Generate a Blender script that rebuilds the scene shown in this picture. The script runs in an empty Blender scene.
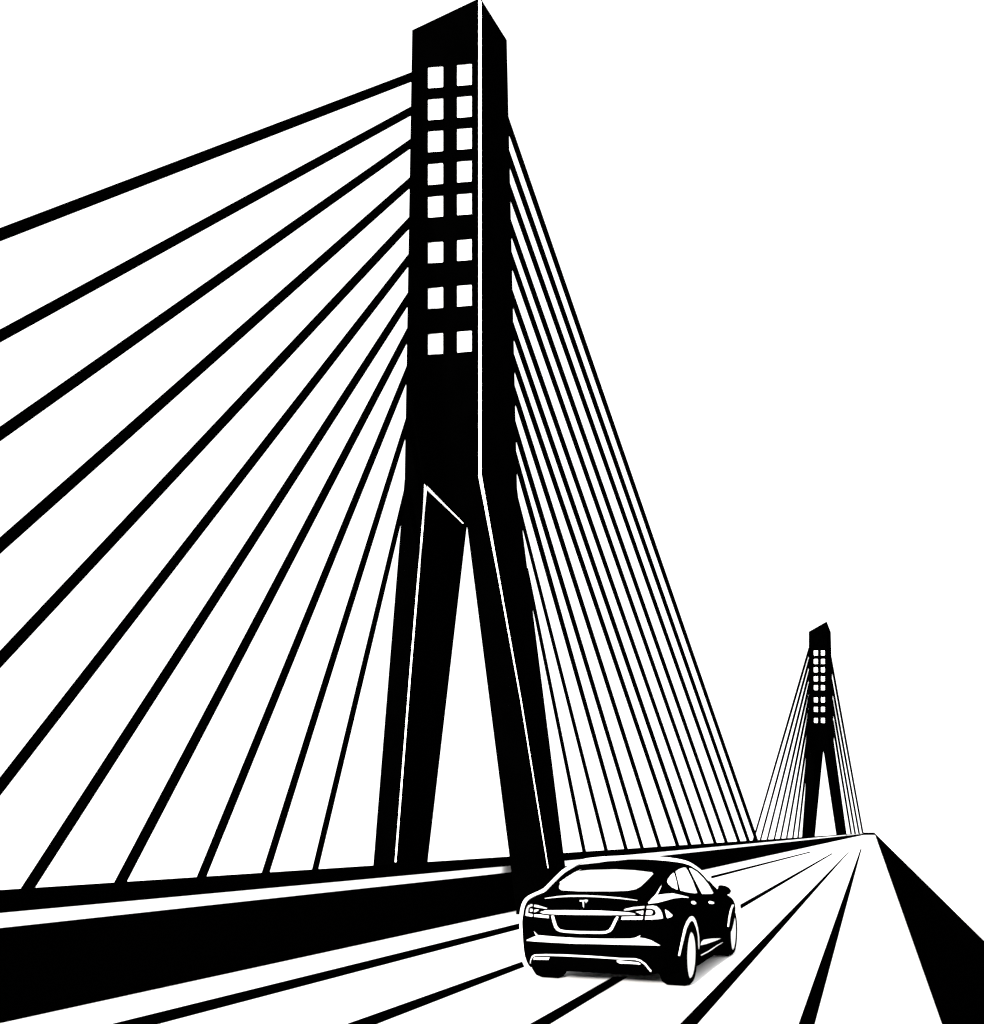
import bpy, bmesh, math
from mathutils import Vector, Matrix
from mathutils.bvhtree import BVHTree
from mathutils.geometry import tessellate_polygon

S = bpy.context.scene
COL = S.collection

# ------------------------------------------------------------------ camera model
W, H = 984, 1024
F = 984.0                 # focal length in pixels
EYE = 1.8                 # eye height above the road
HZ = 832.0                # image row of the horizon
VPX = 878.0               # image column where the road vanishes
TH = math.atan((VPX - W / 2) / F)        # the camera looks this far to the left of the road
AX = Vector((-math.sin(TH), math.cos(TH), 0))
RT = Vector((math.cos(TH), math.sin(TH), 0))
UP = Vector((0, 0, 1))
CAM = Vector((0, 0, EYE))


def ray(px, py):
    return AX + RT * ((px - W / 2) / F) - UP * ((py - HZ) / F)


def at_depth(px, py, d):
    return CAM + ray(px, py) * d


def on_plane(px, py, p, n):
    r = ray(px, py)
    return CAM + r * ((p - CAM).dot(n) / r.dot(n))


def on_ground(px, py, z=0.0):
    return on_plane(px, py, Vector((0, 0, z)), UP)


def depth(p):
    return (p - CAM).dot(AX)


# ------------------------------------------------------------------ materials
def paint(name, lo, hi, scale, rough, spec):
    m = bpy.data.materials.new(name)
    m.use_nodes = True
    nt = m.node_tree
    b = nt.nodes['Principled BSDF']
    tc = nt.nodes.new('ShaderNodeTexCoord')
    nz = nt.nodes.new('ShaderNodeTexNoise')
    nz.inputs['Scale'].default_value = scale
    nz.inputs['Detail'].default_value = 6
    rp = nt.nodes.new('ShaderNodeValToRGB')
    rp.color_ramp.elements[0].position = 0.3
    rp.color_ramp.elements[1].position = 0.7
    rp.color_ramp.elements[0].color = (lo, lo, lo, 1)
    rp.color_ramp.elements[1].color = (hi, hi, hi, 1)
    nt.links.new(tc.outputs['Object'], nz.inputs['Vector'])
    nt.links.new(nz.outputs['Fac'], rp.inputs['Fac'])
    nt.links.new(rp.outputs['Color'], b.inputs['Base Color'])
    b.inputs['Roughness'].default_value = rough
    b.inputs['Specular IOR Level'].default_value = spec
    return m


M = {
    'black_steel': paint('black_steel', .00003, .00008, 3, 1, 0),
    'black_concrete': paint('black_concrete', .00003, .00008, 1.5, 1, 0),
    'black_line': paint('black_line', .00003, .00008, 2, 1, 0),
    'black_car': paint('black_car', .00003, .00006, 4, 1, 0),
    'black_rubber': paint('black_rubber', .00003, .00008, 20, 1, 0),
    'white_road': paint('white_road', .80, .84, .8, .9, .2),
    'white_paint': paint('white_paint', .82, .86, 3, .8, .2),
    'white_glass': paint('white_glass', .84, .86, 3, .6, .2),
    'sunlit_glass': paint('sunlit_glass', .40, .43, 3, .6, .2),  # white glass made greyer in its colour where the sun falls on it
    'sunlit_white': paint('sunlit_white', .40, .44, 3, .8, .2),  # the white paint, darkened in colour for marks facing the sun
    'white_water': paint('white_water', .80, .84, .02, .9, .2),
}


# ------------------------------------------------------------------ helpers
def link(name, verts, faces, mat, parent=None, smooth=False):
    me = bpy.data.meshes.new(name)
    me.from_pydata([tuple(v) for v in verts], [], faces)
    bm = bmesh.new()
    bm.from_mesh(me)
    bmesh.ops.recalc_face_normals(bm, faces=bm.faces)
    bm.to_mesh(me)
    bm.free()
    me.materials.append(mat)
    if smooth:
        for p in me.polygons:
            p.use_smooth = True
    o = bpy.data.objects.new(name, me)
    COL.objects.link(o)
    if parent:
        o.parent = parent
        root = parent
        mw = parent.matrix_basis.copy()
        while root.parent:
            root = root.parent
            mw = root.matrix_basis @ mw
        me.transform(mw.inverted())      # vertices were given in world space
    return o


def empty(name, loc, rz=0):
    o = bpy.data.objects.new(name, None)
    o.empty_display_size = .3
    o.location = loc
    o.rotation_euler = (0, 0, rz)
    o.matrix_basis = Matrix.Translation(Vector(loc)) @ Matrix.Rotation(rz, 4, 'Z')
    COL.objects.link(o)
    return o


def tag(o, label=None, cat=None, group=None, kind=None):
    for k, v in (('label', label), ('category', cat), ('group', group), ('kind', kind)):
        if v:
            o[k] = v
    return o


def box_geo(x0, x1, y0, y1, z0, z1):
    v = [(x, y, z) for z in (z0, z1) for y in (y0, y1) for x in (x0, x1)]
    f = [(0, 2, 3, 1), (4, 5, 7, 6), (0, 1, 5, 4), (2, 6, 7, 3), (0, 4, 6, 2), (1, 3, 7, 5)]
    return v, f


def prism_geo(front, back):
    n = len(front)
    v = list(front) + list(back)
    tris = tessellate_polygon([front])
    f = [tuple(t) for t in tris] + [tuple(i + n for i in reversed(t)) for t in tris]
    f += [(i, (i + 1) % n, (i + 1) % n + n, i + n) for i in range(n)]
    return v, f


def tube_geo(pts, radii, seg=12):
    v, f = [], []
    prev = None
    for i, p in enumerate(pts):
        a = pts[max(i - 1, 0)]
        b = pts[min(i + 1, len(pts) - 1)]
        t = (b - a).normalized()
        ref = prev if prev is not None else (UP if abs(t.z) < .9 else Vector((1, 0, 0)))
        s = (ref - t * ref.dot(t)).normalized()
        prev = s
        q = t.cross(s)
        for k in range(seg):
            an = 2 * math.pi * k / seg
            v.append(p + (s * math.cos(an) + q * math.sin(an)) * radii[i])
    for i in range(len(pts) - 1):
        for k in range(seg):
            a = i * seg + k
            b = i * seg + (k + 1) % seg
            f.append((a, b, b + seg, a + seg))
    f.append(tuple(reversed(range(seg))))
    f.append(tuple(range((len(pts) - 1) * seg, len(pts) * seg)))
    return v, f


# ------------------------------------------------------------------ setting
DECK0, DECK1 = -30.0, 600.0
KX = math.cos(TH) * EYE
XL = -KX / .218                       # inner face of the far parapet
XR = KX * .337                         # inner face of the near parapet

v, f = box_geo(XL - .45, XR + .16, DECK0, DECK1, -.9, 0)
tag(link('road', v, f, M['white_road']), kind='structure')

WZ = -12.0
R = 40000
v = [(-R, -R, WZ), (R, -R, WZ), (R, R, WZ), (-R, R, WZ)]
tag(link('water', v, [(0, 1, 2, 3)], M['white_water']), kind='structure')


def road_line(quad):
    pts = [on_ground(*q) for q in quad]
    v = [(p.x, p.y, .004) for p in pts]
    return tag(link('lane_line', v, [(0, 1, 2, 3)], M['black_line']), kind='structure')


def ext(a, b, y):                      # the point of line a-b on image row y
    t = (y - a[1]) / (b[1] - a[1])
    return (a[0] + (b[0] - a[0]) * t, y)


def xt(a, b, x):
    t = (x - a[0]) / (b[0] - a[0])
    return (x, a[1] + (b[1] - a[1]) * t)


YN = 1300
# each stripe: two edges (near point, far point)
e1a, e1b = ((112, 1024), (810, 851.4)), ((160, 1024), (811, 852.6))
road_line([ext(*e1a, YN), ext(*e1b, YN), xt(*e1b, 519.5), xt(*e1a, 519.5)])
road_line([xt(*e1a, 711), xt(*e1b, 711), e1b[1], e1a[1]])
e2a, e2b = ((347, 1024), (523, 961.3)), ((378, 1024), (523, 967.6))
road_line([ext(*e2a, YN), ext(*e2b, YN), xt(*e2b, 524.5), xt(*e2a, 522)])
e3a, e3b = ((530, 1024), (613, 977)), ((551, 1024), (628, 977))
road_line([ext(*e3a, YN), ext(*e3b, YN), e3b[1], e3a[1]])
road_line([(740, 904.6), (740.5, 909.4), (833, 854), (832, 852.9)])
e4a, e4b = ((680, 1024), (848, 852)), ((698, 1024), (849.8, 851.5))
road_line([ext(*e4a, YN), ext(*e4b, YN), e4b[1], e4a[1]])
e5a, e5b = ((798.5, 1024), (860.3, 849)), ((815, 1024), (862, 848.5))
road_line([ext(*e5a, YN), ext(*e5b, YN), e5b[1], e5a[1]])


# ------------------------------------------------------------------ parapets
def lz(slope):                         # height on the left parapet plane seen at this slope
    return EYE - slope * -XL / math.cos(TH)


Z1, Z2, Z3 = lz(.109), lz(.0925), lz(.0668)
wall = empty('parapet_wall', (XL - .06, 20, 0))
tag(wall, 'long black parapet wall with a white stripe along the cable side of the road', 'parapet')
v, f = box_geo(XL - .12, XL, DECK0, DECK1, .003, Z1)
link('wall', v, f, M['black_concrete'], wall)
v, f = box_geo(XL - .11, XL + .012, DECK0 + .01, DECK1 - .01, Z1, Z2)
link('rail', v, f, M['white_paint'], wall)
v, f = box_geo(XL - .12, XL, DECK0, DECK1, Z2, Z3)
link('coping', v, f, M['black_concrete'], wall)

ZR = 1.035
XP = KX * .354
SKEW = -.0036                          # this parapet closes in on the road very slightly


def par_end(y):
    x = XP + SKEW * y
    return [Vector((x + a, y, z)) for a, z in ((0, .003), (.15, .003), (.15, ZR - .02), (.13, ZR), (.02, ZR), (0, ZR - .02))]


par = link('parapet_wall', *prism_geo(par_end(DECK0), par_end(DECK1 - 2)), M['black_concrete'])
tag(par, 'plain low black parapet at the right edge of the road, without a stripe', 'parapet')
v, f = box_geo(XL + .02, XP + SKEW * DECK1, DECK1 - 1.5, DECK1 - 1.2, .003, 1.6)
tag(link('end_wall', v, f, M['black_concrete']), 'low black wall closing the far end of the road at the vanishing point', 'wall')


# ------------------------------------------------------------------ pylons
ALPHA = math.radians(9.3)
FU = RT * math.cos(ALPHA) - AX * math.sin(ALPHA)      # along the pylon's front face, to the right
FN = Vector((-FU.y, FU.x, 0))                         # into the pylon, away from us
if FN.dot(AX) < 0:
    FN = -FN


class Pylon:
    def __init__(s, foot, thick):
        s.p0 = foot
        s.t = thick

    def fr(s, px, py, off=0.0):
        return on_plane(px, py, s.p0 + FN * off, FN)

    def body(s, front, right_back, shift_of):
        """front: outline in the picture on the front face; right_back: rows of the rear right edge;
        shift_of[i]: which front/back pair gives the depth direction at front point i"""
        fp = [s.fr(*q) for q in front]
        sh = {}
        for k, (i, q) in right_back.items():
            sh[k] = on_plane(q[0], q[1], s.p0 + FN * s.t, FN) - fp[i]
        bp = [fp[i] + sh[shift_of[i]] for i in range(len(fp))]
        return fp, bp


def drop(pts, i, j):                   # insert two foot points between consecutive outline points i and j
    a, b = pts[i].copy(), pts[j].copy()
    a.z = b.z = WZ - 1
    return a, b


def pylon(foot, thick, front, rb, shift_of, wins, label, trims, frame):
    py = Pylon(foot, thick)
    fp, bp = py.body(front, rb, shift_of)
    # outline order: TL TR kR Ro Ri cR cL Li Lo kL
    nf, nb = [], []
    for P, N in ((fp, nf), (bp, nb)):
        r0, r1 = drop(P, 3, 4)
        l0, l1 = drop(P, 7, 8)
        N += [P[0], P[1], P[2], P[3], r0, r1, P[4], P[5], P[6], P[7], l0, l1, P[8], P[9]]
    base = sum((fp[i] for i in (3, 4, 7, 8)), Vector()) / 4
    root = empty('bridge_pylon', (base.x, base.y, 0))
    tag(root, label, 'pylon', 'A-shaped bridge pylons')
    v, f = prism_geo(nf, nb)
    link('tower', v, f, M['black_concrete'], root)
    g = frame
    for (quad) in wins:
        q = [py.fr(*c, -.012) for c in quad]
        q2 = [py.fr(*c, .02) for c in quad]
        w = link('window', *prism_geo(q, q2), M['white_glass'], root)
        # a shallow black frame standing round the pane
        cx = sum(c[0] for c in quad) / 4
        cy = sum(c[1] for c in quad) / 4
        out = [(c[0] + (g if c[0] > cx else -g), c[1] + (g if c[1] > cy else -g)) for c in quad]
        fo = [py.fr(*c, -.03) for c in out]
        fi = [py.fr(*c, -.03) for c in quad]
        bo = [py.fr(*c, .02) for c in out]
        bi = [py.fr(*c, .02) for c in quad]
        vv = fo + fi + bo + bi
        ff = []
        for k in range(4):
            m = (k + 1) % 4
            ff += [(k, m, m + 4, k + 4), (k + 8, k + 12, m + 12, m + 8), (k, k + 8, m + 8, m), (k + 4, m + 4, m + 12, k + 12)]
        link('frame', vv, ff, M['black_steel'], w)
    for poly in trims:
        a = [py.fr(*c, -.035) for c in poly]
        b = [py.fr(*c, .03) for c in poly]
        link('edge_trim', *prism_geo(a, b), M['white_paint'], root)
    return py, fp, bp


# near pylon
foot1 = on_ground(513, 914.5)
front1 = [(412, 30), (480.3, -2.5), (480, 475), (555, 909), (516, 909), (467, 527), (425, 484), (391.5, 909), (369.5, 909), (404.5, 478)]
rb1 = {'top': (1, (507, 40)), 'mid': (2, (517.3, 488)), 'foot': (3, (570.3, 905)), 'crotch': (6, (467, 527)), 'inner': (7, (422.8, 905))}
so1 = ['top', 'top', 'mid', 'foot', 'foot', 'mid', 'crotch', 'inner', 'foot', 'mid']
so2 = ['top', 'top', 'mid', 'foot', 'foot', 'mid', 'mid', 'foot', 'foot', 'mid']


def windows(cols, tops, hgt, slope):
    out = []
    x00 = cols[0][0]
    for (x0, x1) in cols:
        for t in tops:
            a, b = t - slope * (x0 - x00), t - slope * (x1 - x00)
            out.append([(x0, a), (x1, b), (x1, b + hgt), (x0, a + hgt)])
    return out


w1 = windows([(428.1, 442.8), (457.2, 471.5)], [67.6, 99.6, 131.6, 164.3, 197, 242.8, 288.4, 334.3], 20.4, .085)
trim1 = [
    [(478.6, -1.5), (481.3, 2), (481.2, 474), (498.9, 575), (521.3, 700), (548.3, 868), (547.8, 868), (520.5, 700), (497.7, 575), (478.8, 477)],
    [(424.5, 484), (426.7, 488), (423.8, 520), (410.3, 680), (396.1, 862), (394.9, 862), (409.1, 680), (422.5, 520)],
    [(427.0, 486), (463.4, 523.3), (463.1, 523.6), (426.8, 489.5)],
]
P1, f1, b1 = pylon(foot1, 1.55, front1, rb1, so1, w1,
                   'tall black A-shaped pylon in front, with two columns of white windows and white edge lines', trim1, 1.2)

# far pylon
far_d = 250.0
foot2 = at_depth(836, HZ + F * EYE / far_d, far_d)
yb = HZ + F * EYE / far_d
front2 = [(808.6, 631.6), (826.8, 621.2), (827.3, 741), (841.2, yb), (836.7, yb), (823.3, 750.5), (816.6, 750), (807.6, yb), (801.6, yb), (808.4, 741)]
rb2 = {'top': (1, (831, 632)), 'mid': (2, (834, 741)), 'foot': (3, (847.4, yb - .6))}
w2 = windows([(814.1, 817.6), (821.3, 824.6)], [650.6, 659.2, 667.5, 676.5, 685.4, 697.6, 707.1, 718.2], 4.5, 0.0)
P2, f2, b2 = pylon(foot2, 9.0, front2, rb2, so2, w2,
                   'small distant black A-shaped pylon where the road vanishes, with tiny white windows', [], .35)

# ------------------------------------------------------------------ stay cables
ORD = ['uppermost', 'second', 'third', 'fourth', 'fifth', 'sixth', 'seventh', 'eighth', 'ninth', 'tenth', 'eleventh', 'twelfth', 'lowest']
XC, ZC = XL - .06, Z3 - .02


def anchor(p, q):
    """where the cable seen along the picture line p-q meets the top of the parapet"""
    n = ray(*p).cross(ray(*q))
    # n . (XC, Y, ZC - EYE) = 0
    y = -(n.x * XC + n.z * (ZC - EYE)) / n.y
    return Vector((XC, y, ZC))


def cable(top, p, q, w0, w1, label, group):
    """top: world point inside the pylon; p, q: two picture points of the cable; w0, w1 widths in the picture there"""
    end = anchor(p, q)
    # world point on the cable seen nearest to q
    n2 = RT.cross(UP)
    best, bt = 1e9, 1
    for k in range(1, 401):
        t = k / 400
        c = top.lerp(end, t)
        d = depth(c)
        if d < .3:
            break
        x = W / 2 + F * (c - CAM).dot(RT) / d
        y = HZ - F * (c.z - EYE) / d
        e = (x - q[0]) ** 2 + (y - q[1]) ** 2
        if e < best:
            best, bt = e, t
    w0, w1 = w0 + .4, w1 + .4
    r0 = w0 / 2 * depth(top) / F
    r1 = w1 / 2 * depth(top.lerp(end, bt)) / F
    re = max(r0 + (r1 - r0) / bt, r0 * .12)
    v, f = tube_geo([top, top.lerp(end, bt * .5), top.lerp(end, bt), end] if bt < .995 else [top, top.lerp(end, .5), end],
                    [r0, r0 + (r1 - r0) * .5, r1, re] if bt < .995 else [r0, (r0 + r1) / 2, r1], 14)
    o = link('stay_cable', v, f, M['black_steel'], smooth=True)
    tag(o, label, 'cable', group)


def name_of(i, n):
    return 'lowest' if i == n - 1 else ORD[i]


left1 = [((412, 76.8), (0, 234.7), 7.2, 10.3), ((411, 111), (0, 336), 6.8, 10), ((410, 144), (0, 434), 6.8, 10.6),
         ((409.5, 183), (0, 545.6), 7.2, 11.2), ((409, 223), (0, 659.5), 7.4, 11.2), ((408.6, 260), (0, 786.6), 7.2, 11),
         ((408, 299), (27.3, 889), 7, 11.2), ((407.6, 334.5), (120, 883), 6.6, 10.6), ((406.7, 374), (201.5, 877), 6.2, 8.8),
         ((405.3, 429), (266, 871.5), 5.6, 7.6), ((403, 504), (315.5, 868), 5, 6.2)]
dirs1 = ['near pylon']
for i, (p, q, w0, w1_) in enumerate(left1):
    sl = (q[1] - p[1]) / (q[0] - p[0])
    pin = (p[0] + 5, p[1] + sl * 5)
    top = P1.fr(*pin, .12)
    cable(top, pin, q, w0, w1_, 'black stay cable, %s of the wide left fan of the tall front pylon' % name_of(i, len(left1)),
          'left fan of cables on the near pylon')

right1 = list(zip([127, 160, 193, 229, 261, 299, 331, 363, 395, 431, 462, 512, 586],
                  [(754.8, 835.5), (746.7, 836.5), (737.4, 837.5), (725, 838.5), (714, 839.5), (701.4, 840.5), (688.4, 841.5), (676.6, 842.5),
                   (658.4, 843.5), (641, 844.5), (625, 845.5), (605.3, 847), (583.5, 848)]))
for i, (yt, q) in enumerate(right1):
    ex = 509 + (yt - 120) * (516.5 - 509) / 340 if yt < 470 else 517.5 + (yt - 490) * (532.5 - 517.5) / 113
    p = (ex, yt)
    sl = (q[1] - p[1]) / (q[0] - p[0])
    pin = (ex - 3.5, yt - sl * 3.5) if i < 11 else (ex - 3.8, yt - sl * 3.5)
    top = on_plane(pin[0], pin[1], P1.p0 + FN * (P1.t - .02), FN)
    cable(top, pin, q, 5.4 if i < 11 else 3.6, 3.3 if i < 6 else 3.8,
          'black stay cable, %s of the steep right fan of the tall front pylon' % name_of(i, len(right1)),
          'right fan of cables on the near pylon')

left2 = list(zip([649.5, 660.5, 672.5, 685, 697.5, 711, 724, 738],
                 [(754.9, 835), (761.8, 835), (768.6, 834.5), (775.5, 834), (781.6, 833.5), (787.6, 833), (793.6, 832.7), (798.6, 832.4)]))
for i, (yt, q) in enumerate(left2):
    pin = (809.5, yt - 1)
    top = P2.fr(*pin, .6)
    cable(top, pin, q, 2.3, 1.6, 'thin black stay cable, %s of the left fan of the small distant pylon' % name_of(i, len(left2)),
          'left fan of cables on the far pylon')
right2 = list(zip([661, 683, 703, 724], [(862.7, 832.9), (859, 832.9), (855, 832.9), (851, 832.9)]))
for i, (yt, q) in enumerate(right2):
    pin = (831 + (yt - 650) * .03 - .7, yt - 3)
    top = on_plane(pin[0], pin[1], P2.p0 + FN * (P2.t - .3), FN)
    # the anchor sits well down the deck; keep it on the bridge
    cable(top, pin, q, 2.2, 1.6, 'thin black stay cable, %s of the right fan of the small distant pylon' % name_of(i, len(right2)),
          'right fan of cables on the far pylon')

# ------------------------------------------------------------------ the car
PHI = math.radians(22.8)               # heading, right of the viewing axis
ax_c = (1.455, 11.86)                  # rear axle centre, metres right of / along the viewing axis
rear_axle = CAM + RT * ax_c[0] + AX * ax_c[1]
yaw = TH - PHI                         # heading relative to the road (+Y)
SX, SY, SZ = .945, 1.0, .985
RAY = 1.02                             # rear axle in car space
fwd = Vector((-math.sin(yaw), math.cos(yaw), 0))
org = Vector((rear_axle.x, rear_axle.y, 0)) - fwd * RAY
car = empty('car', org, yaw)
tag(car, 'black fastback saloon car with white windows and wheels driving away along the white road', 'car')
CM = car.matrix_basis.copy()

ST = [
    # y, ten (x, z) from under the floor round to the roof centre line
    (0.00, [(0, .40), (.40, .40), (.60, .45), (.68, .60), (.67, .78), (.62, .86), (.50, .89), (.38, .90), (.2, .905), (0, .91)]),
    (0.07, [(0, .245), (.60, .245), (.79, .32), (.83, .60), (.81, .82), (.75, .925), (.60, .975), (.45, .99), (.22, 1.0), (0, 1.0)]),
    (0.28, [(0, .23), (.71, .23), (.895, .33), (.94, .64), (.92, .85), (.85, .95), (.70, 1.01), (.55, 1.04), (.28, 1.05), (0, 1.055)]),
    (0.70, [(0, .21), (.86, .20), (.95, .31), (.98, .68), (.955, .89), (.87, .99), (.755, 1.09), (.62, 1.155), (.3, 1.19), (0, 1.20)]),
    (1.30, [(0, .20), (.92, .18), (.965, .29), (.985, .68), (.96, .89), (.885, .98), (.775, 1.16), (.64, 1.285), (.3, 1.335), (0, 1.35)]),
    (2.00, [(0, .20), (.93, .18), (.965, .29), (.98, .66), (.955, .87), (.89, .96), (.775, 1.20), (.62, 1.38), (.3, 1.425), (0, 1.435)]),
    (2.60, [(0, .20), (.93, .18), (.965, .29), (.98, .65), (.955, .86), (.89, .945), (.78, 1.19), (.62, 1.385), (.3, 1.435), (0, 1.445)]),
    (3.20, [(0, .20), (.93, .18), (.965, .29), (.98, .65), (.955, .85), (.89, .935), (.79, 1.12), (.65, 1.28), (.3, 1.365), (0, 1.38)]),
    (3.75, [(0, .20), (.93, .18), (.985, .29), (1.02, .66), (.995, .85), (.91, .925), (.83, .99), (.70, 1.06), (.3, 1.12), (0, 1.13)]),
    (4.10, [(0, .21), (.82, .21), (.96, .33), (1.03, .66), (1.0, .82), (.90, .895), (.80, .93), (.68, .95), (.3, .985), (0, .99)]),
    (4.60, [(0, .25), (.72, .25), (.86, .35), (.91, .60), (.87, .74), (.79, .79), (.66, .82), (.5, .84), (.25, .85), (0, .85)]),
    (4.88, [(0, .30), (.50, .30), (.66, .38), (.71, .54), (.67, .64), (.60, .68), (.5, .71), (.4, .72), (.2, .73), (0, .73)]),
    (4.97, [(0, .40), (.30, .40), (.40, .45), (.42, .52), (.40, .58), (.36, .61), (.3, .63), (.2, .64), (.1, .64), (0, .64)]),
]


def crom(p0, p1, p2, p3, t):
    return [.5 * (2 * b + (c - a) * t + (2 * a - 5 * b + 4 * c - d) * t * t + (3 * b - a - 3 * c + d) * t ** 3) for a, b, c, d in zip(p0, p1, p2, p3)]


def dense(seq, n, wrap=None):
    out = []
    m = len(seq)
    for i in range(m - 1):
        p0, p1, p2, p3 = seq[max(i - 1, 0)], seq[i], seq[i + 1], seq[min(i + 2, m - 1)]
        for k in range(n):
            out.append(crom(p0, p1, p2, p3, k / n))
    out.append(list(seq[-1]))
    return out


def car_body():
    flat = [[y] + [c for p in pr for c in p] for y, pr in ST]
    rows = dense(flat, 5)
    v, f = [], []
    n = None
    for r in rows:
        prof = [[r[1 + 2 * j], r[2 + 2 * j]] for j in range(10)]
        half = dense(prof, 4)
        ring = [(max(x, 0) if 0 < i < len(half) - 1 else 0, z) for i, (x, z) in enumerate(half)]
        full = ring + [(-x, z) for x, z in reversed(ring[1:-1])]
        n = len(full)
        v += [CM @ Vector((x * SX, r[0] * SY, z * SZ)) for x, z in full]
    for i in range(len(rows) - 1):
        for k in range(n):
            a, b = i * n + k, i * n + (k + 1) % n
            f.append((a, b, b + n, a + n))
    f.append(tuple(range(n)))
    f.append(tuple(reversed(range((len(rows) - 1) * n, len(rows) * n))))
    return v, f


bv, bf = car_body()
body = link('body', bv, bf, M['black_car'], car, smooth=True)
BVH = BVHTree.FromPolygons([tuple(p) for p in bv], [tuple(q) for q in bf])


def surf(px, py):
    r = ray(px, py).normalized()
    hit, nor, _, _ = BVH.ray_cast(CAM, r)
    if hit is not None:
        if nor.dot(r) > 0:
            nor = -nor
        return hit, nor
    best = None
    for k in range(60):
        d = 9.5 + k * .1
        p = CAM + ray(px, py) * d
        q, nn, _, dist = BVH.find_nearest(p)
        if best is None or dist < best[0]:
            best = (dist, q, nn)
    r = best[1]
    nn = best[2]
    if nn.dot(r - CAM) > 0:
        nn = -nn
    return r, nn


def inset(poly, d):
    n = len(poly)
    area = sum(poly[i][0] * poly[(i + 1) % n][1] - poly[(i + 1) % n][0] * poly[i][1] for i in range(n))
    sg = 1 if area > 0 else -1
    out = []
    for i in range(n):
        a, b, c = Vector(poly[i - 1]), Vector(poly[i]), Vector(poly[(i + 1) % n])
        e1, e2 = (b - a), (c - b)
        if e1.length < 1e-6 or e2.length < 1e-6:
            out.append(tuple(b))
            continue
        e1.normalize()
        e2.normalize()
        m = Vector((-e1.y - e2.y, e1.x + e2.x)) * sg
        if m.length < .3:
            out.append(tuple(b))
            continue
        m.normalize()
        k = max(abs(m.dot(Vector((-e1.y, e1.x)))), .6)
        out.append(tuple(b + m * (d / k)))
    return out


def patch_geo(polys, lift=.007, L=2.2):
    v, f = [], []
    for poly in polys:
        poly = inset(poly, .33)
        bm = bmesh.new()
        vs = [bm.verts.new((x, y, 0)) for x, y in poly]
        for t in tessellate_polygon([[Vector((x, y, 0)) for x, y in poly]]):
            try:
                bm.faces.new([vs[i] for i in t])
            except ValueError:
                pass
        for _ in range(6):
            lg = [e for e in bm.edges if e.calc_length() > L]
            if not lg:
                break
            bmesh.ops.subdivide_edges(bm, edges=lg, cuts=1)
            bmesh.ops.triangulate(bm, faces=bm.faces[:])
        bm.verts.index_update()
        off = len(v)
        nv = len(bm.verts)
        tp, bt = [], []
        for q in bm.verts:
            p, n = surf(q.co.x, q.co.y)
            tp.append(p + n * lift)
            bt.append(p - n * .006)
        v += tp + bt
        for fc in bm.faces:
            ids = [x.index for x in fc.verts]
            f.append(tuple(off + i for i in ids))
            f.append(tuple(off + nv + i for i in reversed(ids)))
        for e in bm.edges:
            if len(e.link_faces) == 1:
                a, b = e.verts[0].index, e.verts[1].index
                f.append((off + a, off + b, off + nv + b, off + nv + a))
        bm.free()
    return v, f


def Z(ox, oy, s, pts):
    return [(ox + x / s, oy + y / s) for x, y in pts]


def R3(*p): return Z(600, 880, 9.84, p)
def R4(*p): return Z(515, 890, 9.84, p)
def R5(*p): return Z(540, 850, 6.56, p)
def R6(*p): return Z(660, 850, 11.576, p)
def R7(*p): return Z(660, 900, 10.78, p)


def part(name, polys, mat='white_paint', lift=.005, mirror=False, label=None):
    v, f = patch_geo(polys, lift)
    o = link(name, v, f, M[mat], car)
    if label:
        o['label'] = label
    if mirror:
        inv = CM.inverted()
        mv = []
        for p in v:
            q = inv @ p
            mv.append(CM @ Vector((-q.x, q.y, q.z)))
        link(name, mv, f, M[mat], car)
    return o


part('rear_window', [R5((125, 240), (135, 215), (170, 182), (215, 150), (250, 140), (330, 132), (500, 128), (620, 134), (735, 148), (745, 158), (690, 215),
                        (660, 242), (630, 258), (580, 268), (480, 272), (250, 272), (140, 265), (125, 255))], 'sunlit_glass')
part('spoiler_trim', mat='sunlit_white', polys=[R5((30, 317), (120, 303), (200, 297), (300, 297), (400, 302), (520, 312), (640, 330), (640, 334), (520, 321), (400, 312), (300, 308),
                         (200, 308), (120, 312), (30, 321))])
part('emblem', mat='sunlit_white', polys=[R4((630, 112), (640, 100), (670, 102), (700, 96), (720, 100), (717, 115), (700, 130), (690, 127), (697, 114), (681, 113), (681, 172), (669, 175), (660, 114), (645, 118))])
part('light_bar', mat='sunlit_white', polys=[R4((245, 220), (300, 200), (500, 198), (840, 203)) + R3((100, 307), (250, 316), (320, 325), (352, 336), (345, 346), (150, 347), (0, 346))
                   + R4((600, 246), (400, 241), (280, 235))])
part('tail_light', mat='sunlit_white', polys=[R4((105, 255), (110, 200), (125, 155), (150, 140), (175, 140), (175, 160), (150, 165), (135, 180), (130, 228), (175, 237), (175, 265)),
                    R4((188, 145), (220, 150), (320, 180), (310, 188), (188, 168)),
                    R4((188, 240), (250, 241), (335, 250), (335, 280), (300, 275), (188, 265)),
                    R4((148, 185), (175, 185), (175, 215), (148, 215)),
                    R4((188, 195), (238, 192), (230, 205), (195, 222), (188, 220))])
part('tail_light', mat='sunlit_white', polys=[R3((232, 300), (250, 285), (330, 268), (440, 258), (437, 280), (330, 290), (290, 300)),
                    R3((215, 360), (425, 357), (418, 392), (207, 392)),
                    R3((458, 258), (520, 252), (560, 262), (590, 290), (610, 330), (620, 380), (570, 388), (440, 392), (447, 355), (520, 353), (540, 345),
                       (548, 325), (540, 300), (520, 287), (500, 282), (455, 282)),
                    R3((455, 300), (500, 298), (518, 310), (518, 330), (505, 343), (448, 343)),
                    R3((350, 315), (430, 302), (425, 343), (410, 343), (375, 325))])
part('side_marker', [R3((638, 290), (670, 310), (712, 345), (710, 355), (690, 370), (660, 378), (652, 350))])
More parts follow.
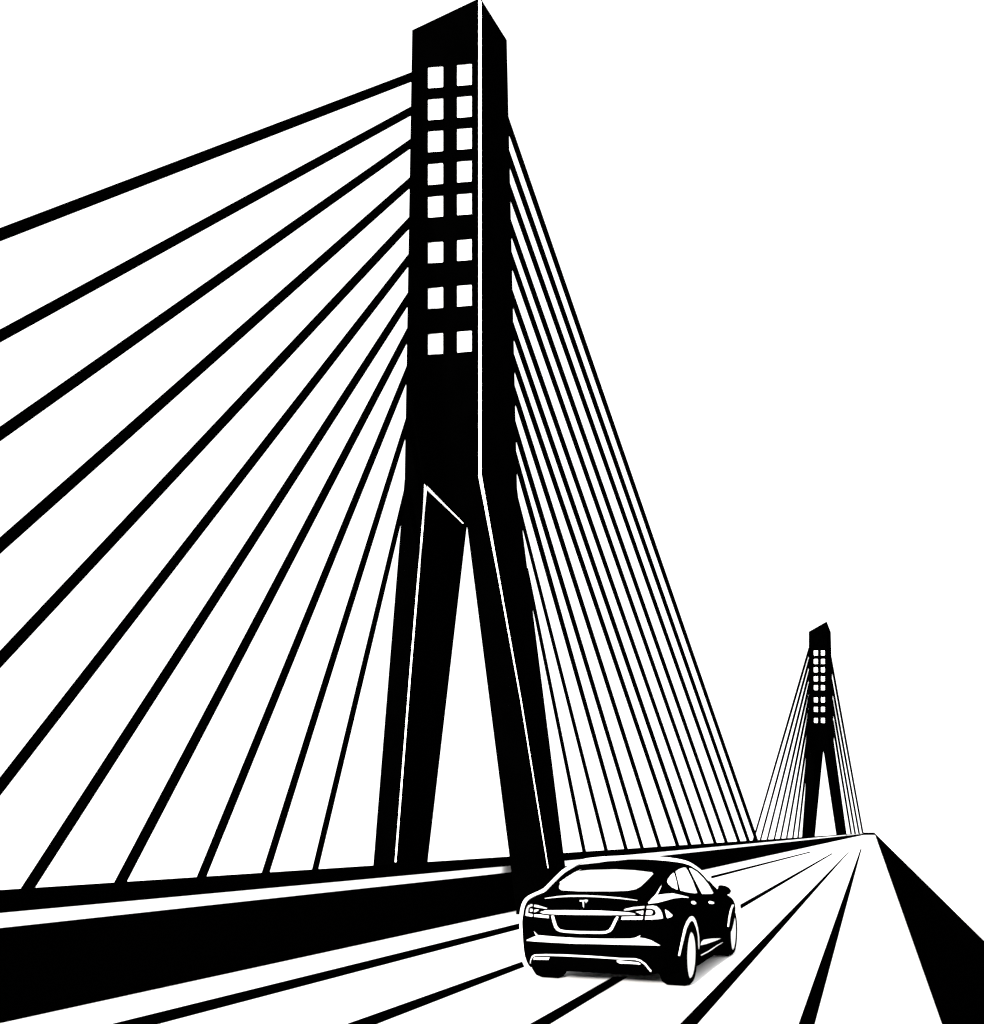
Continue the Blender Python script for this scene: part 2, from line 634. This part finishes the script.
part('plate_surround', mat='sunlit_white', polys=[R4((355, 250), (368, 310), (388, 370), (410, 398), (440, 412), (500, 422), (640, 430), (840, 432))
                        + R3((60, 528), (100, 512), (125, 490), (150, 440), (187, 362), (165, 355), (145, 380), (110, 455), (85, 488), (55, 500))
                        + R4((840, 405), (640, 402), (500, 396), (445, 384), (420, 360), (400, 305), (385, 250))])
part('bumper_strip', mat='sunlit_white', polys=[R4((115, 490), (207, 448), (184, 402), (225, 442), (400, 458), (600, 470), (830, 477))
                      + R3((150, 576), (300, 575), (350, 565), (404, 540), (385, 565), (440, 572), (500, 590), (545, 615), (595, 645), (540, 645), (300, 640), (0, 632))
                      + R4((600, 530), (400, 520), (200, 508), (115, 500))])
part('diffuser_trim', mat='sunlit_white', polys=[R4((148, 725), (150, 690), (165, 650), (190, 633), (300, 628), (500, 632), (750, 645))
                       + R3((0, 750), (200, 765), (350, 768), (400, 783), (450, 818), (512, 895), (495, 905), (440, 837), (395, 802), (345, 787), (200, 783), (0, 770))
                       + R4((750, 667), (500, 654), (300, 648), (200, 650), (175, 665), (160, 695), (156, 725))])
part('reflector', mat='sunlit_white', polys=[R4((178, 685), (190, 660), (345, 660), (330, 688))])
part('reflector', mat='sunlit_white', polys=[R3((160, 790), (185, 788), (300, 800), (375, 808), (405, 825), (395, 832), (300, 825), (195, 822), (170, 808))])
part('fender_highlight', [R3((470, 225), (545, 145), (600, 55), (608, 55), (565, 150), (640, 138), (720, 133), (800, 150), (870, 168), (875, 178), (800, 175),
                        (720, 185), (650, 205), (570, 225), (480, 235))], mirror=False)  # painted highlight along the shoulder, a white patch laid on the body
part('side_window', [R6((80, 365), (90, 335), (120, 295), (155, 262), (165, 275), (190, 370), (205, 460), (195, 462), (140, 435), (95, 395))], 'white_glass', mirror=True)
part('side_window', [R6((178, 250), (220, 222), (270, 205), (295, 205), (320, 240), (375, 355), (430, 500), (400, 505), (300, 490), (235, 472), (210, 370))], 'white_glass', mirror=True)
part('side_window', [R6((335, 210), (365, 215), (430, 255), (500, 325), (560, 400), (617, 500), (600, 512), (487, 512), (430, 400), (380, 300))], 'white_glass', mirror=True)
part('door_handle', [R6((358, 597), (385, 600), (410, 625), (405, 637), (380, 630), (360, 615))], lift=.02, mirror=True)
part('door_handle', [R6((553, 602), (600, 603), (615, 618), (612, 630), (575, 625))], lift=.02, mirror=True)
part('wheel_arch_highlight', [R7((195, 600), (210, 520), (235, 400), (260, 290), (290, 220), (320, 180), (340, 172), (360, 180), (385, 225), (405, 300), (420, 400),
                            (422, 500), (415, 535), (408, 490), (405, 400), (390, 310), (365, 245), (340, 222), (315, 245), (285, 305), (260, 400), (235, 500),
                            (212, 605))], lift=.007)  # painted highlight curving round the rear wheel arch
part('wheel_arch_highlight', [R7((725, 290), (735, 200), (750, 120), (770, 60), (785, 45), (795, 55), (775, 100), (755, 190), (740, 290))], lift=.007)  # front arch highlight, likewise painted as a white patch
part('sill_highlight', [R7((433, 490), (445, 445), (470, 425), (560, 412), (655, 413), (600, 440), (500, 475)),
                   R7((435, 590), (520, 545), (620, 480), (675, 452), (680, 458), (620, 495), (520, 565), (440, 605))])  # highlights painted in white along the sill


# wheels
def lathe(prof, cx, cy, cz, side, seg=48):
    """prof: (x outward, r) rings about the axle"""
    v, f = [], []
    for (x, r) in prof:
        for k in range(seg):
            a = 2 * math.pi * k / seg
            v.append(CM @ Vector((side * x * .985 + cx, cy + r * math.cos(a), cz + r * math.sin(a))))
    m = len(prof)
    for i in range(m - 1):
        for k in range(seg):
            a, b = i * seg + k, i * seg + (k + 1) % seg
            f.append((a, b, b + seg, a + seg))
    f.append(tuple(range(seg)))
    f.append(tuple(range((m - 1) * seg, m * seg)))
    return v, f


WR = .362
for (y, wr) in ((RAY, WR), (RAY + 3.03, WR - .01)):
    for s in (1, -1):
        v, f = lathe([(.62, .14), (.93, .14)], 0, y, wr, s, 24)
        hub = link('wheel', v, f, M['black_steel'], car)
        rr = wr
        v, f = lathe([(.62, .20), (.625, rr - .07), (.645, rr - .025), (.69, rr), (.89, rr), (.945, rr - .015), (.975, rr - .05), (.975, rr - .075), (.955, rr - .09), (.94, .2)], 0, y, wr, s)
        link('tyre', v, f, M['black_rubber'], hub, smooth=True)
        v, f = lathe([(.93, .266), (.953, .266), (.957, .26), (.957, .02)], 0, y, wr, s)
        link('rim', v, f, M['white_paint'], hub)

# wing mirrors
mir = R6((655, 485), (672, 410), (700, 405), (745, 412), (790, 435), (815, 465), (818, 490), (800, 515), (770, 520), (720, 522), (690, 520), (665, 520))


def mirror_geo():
    p0 = at_depth(728, 890, depth(surf(716, 899)[0]) + .05)
    n = AX
    a = [on_plane(x, y, p0, n) for x, y in mir]
    c = sum(a, Vector()) / len(a)
    rings = []
    for (o, s) in ((-.01, .86), (.02, 1.0), (.08, .95), (.12, .6)):
        rings.append([c + (p - c) * s + fwd * o for p in a])
    v = [p for r in rings for p in r]
    m = len(a)
    f = []
    for i in range(3):
        for k in range(m):
            f.append((i * m + k, i * m + (k + 1) % m, (i + 1) * m + (k + 1) % m, (i + 1) * m + k))
    f.append(tuple(range(m)))
    f.append(tuple(range(3 * m, 4 * m)))
    # the stalk to the door
    off = len(v)
    q, _ = surf(714, 897)
    t, tf = tube_geo([q - RT * .05, at_depth(721, 893.5, depth(p0) + .03)], [.03, .03], 8)
    v += t
    f += [tuple(i + off for i in x) for x in tf]
    return v, f


v, f = mirror_geo()
link('wing_mirror', v, f, M['black_car'], car)
inv = CM.inverted()
mv = []
for p in v:
    q = inv @ Vector(p)
    mv.append(CM @ Vector((-q.x, q.y, q.z)))
link('wing_mirror', mv, f, M['black_car'], car)

# graphic white halo outline, added as a tube over the roof and rear corner
halo = [(529.2, 969.5), (525.6, 961), (522.8, 947), (521.8, 930), (521.6, 915), (522.6, 908), (525, 901.5), (530, 897), (540, 892.3), (545, 889.5), (553, 881.5),
        (563, 871.8), (572, 866.2), (581, 862), (590, 859.7), (612, 857.9), (642, 857.5), (660, 858.6), (672, 859.8), (685, 862.4), (693, 866.2), (701, 872.4), (708, 880)]
hp = []
for q in halo:
    p, n = surf(*q)
    d = depth(p)
    hp.append(at_depth(q[0], q[1], d))
dn = dense([list(p) for p in hp], 4)
dn = [Vector(p) for p in dn]
v, f = tube_geo(dn, [1.75 / F * depth(p) for p in dn], 10)
link('halo_outline', v, f, M['white_paint'], car, smooth=True)

# ------------------------------------------------------------------ light
SUN_EL, SUN_AZ = math.radians(12), math.radians(180)
w = bpy.data.worlds.new('World')
S.world = w
w.use_nodes = True
nt = w.node_tree
bg = nt.nodes['Background']
sky = nt.nodes.new('ShaderNodeTexSky')
sky.sky_type = 'NISHITA'
sky.sun_disc = False
sky.sun_elevation = SUN_EL
sky.sun_rotation = SUN_AZ
sky.air_density = 1.0
sky.dust_density = 1.0
hs = nt.nodes.new('ShaderNodeHueSaturation')       # an overcast, colourless sky
hs.inputs['Saturation'].default_value = 0.0
nt.links.new(sky.outputs['Color'], hs.inputs['Color'])
mx = nt.nodes.new('ShaderNodeMix')                  # an even white cloud layer over most of it
mx.data_type = 'RGBA'
mx.inputs['Factor'].default_value = .9
for i in mx.inputs:
    if i.type == 'RGBA' and i.name == 'A':
        nt.links.new(hs.outputs['Color'], i)
    if i.type == 'RGBA' and i.name == 'B':
        i.default_value = (4, 4, 4, 1)
nt.links.new([o for o in mx.outputs if o.type == 'RGBA'][0], bg.inputs['Color'])
bg.inputs['Strength'].default_value = .1
ld = bpy.data.lights.new('sun', 'SUN')
ld.energy = 3.5
ld.angle = math.radians(3)
ld.color = (1, .97, .93)
lo = bpy.data.objects.new('sun', ld)
sd = Vector((math.sin(SUN_AZ) * math.cos(SUN_EL), math.cos(SUN_AZ) * math.cos(SUN_EL), math.sin(SUN_EL)))
lo.rotation_euler = sd.to_track_quat('Z', 'Y').to_euler()
COL.objects.link(lo)

# ------------------------------------------------------------------ camera
cd = bpy.data.cameras.new('camera')
cam = bpy.data.objects.new('camera', cd)
COL.objects.link(cam)
cam.location = CAM
cam.rotation_euler = (math.radians(90), 0, TH)
cd.sensor_fit = 'VERTICAL'
cd.sensor_height = 36.0
cd.lens = 36.0 * F / H
cd.shift_y = (HZ - H / 2) / H
cd.clip_start = .05
cd.clip_end = 100000
S.camera = cam

S.render.engine = 'CYCLES'
S.view_settings.view_transform = 'Standard'
S.view_settings.look = 'None'
S.view_settings.gamma = 1
S.view_settings.use_curve_mapping = False
S.view_settings.exposure = 2.5
S.cycles.filter_width = 1.5
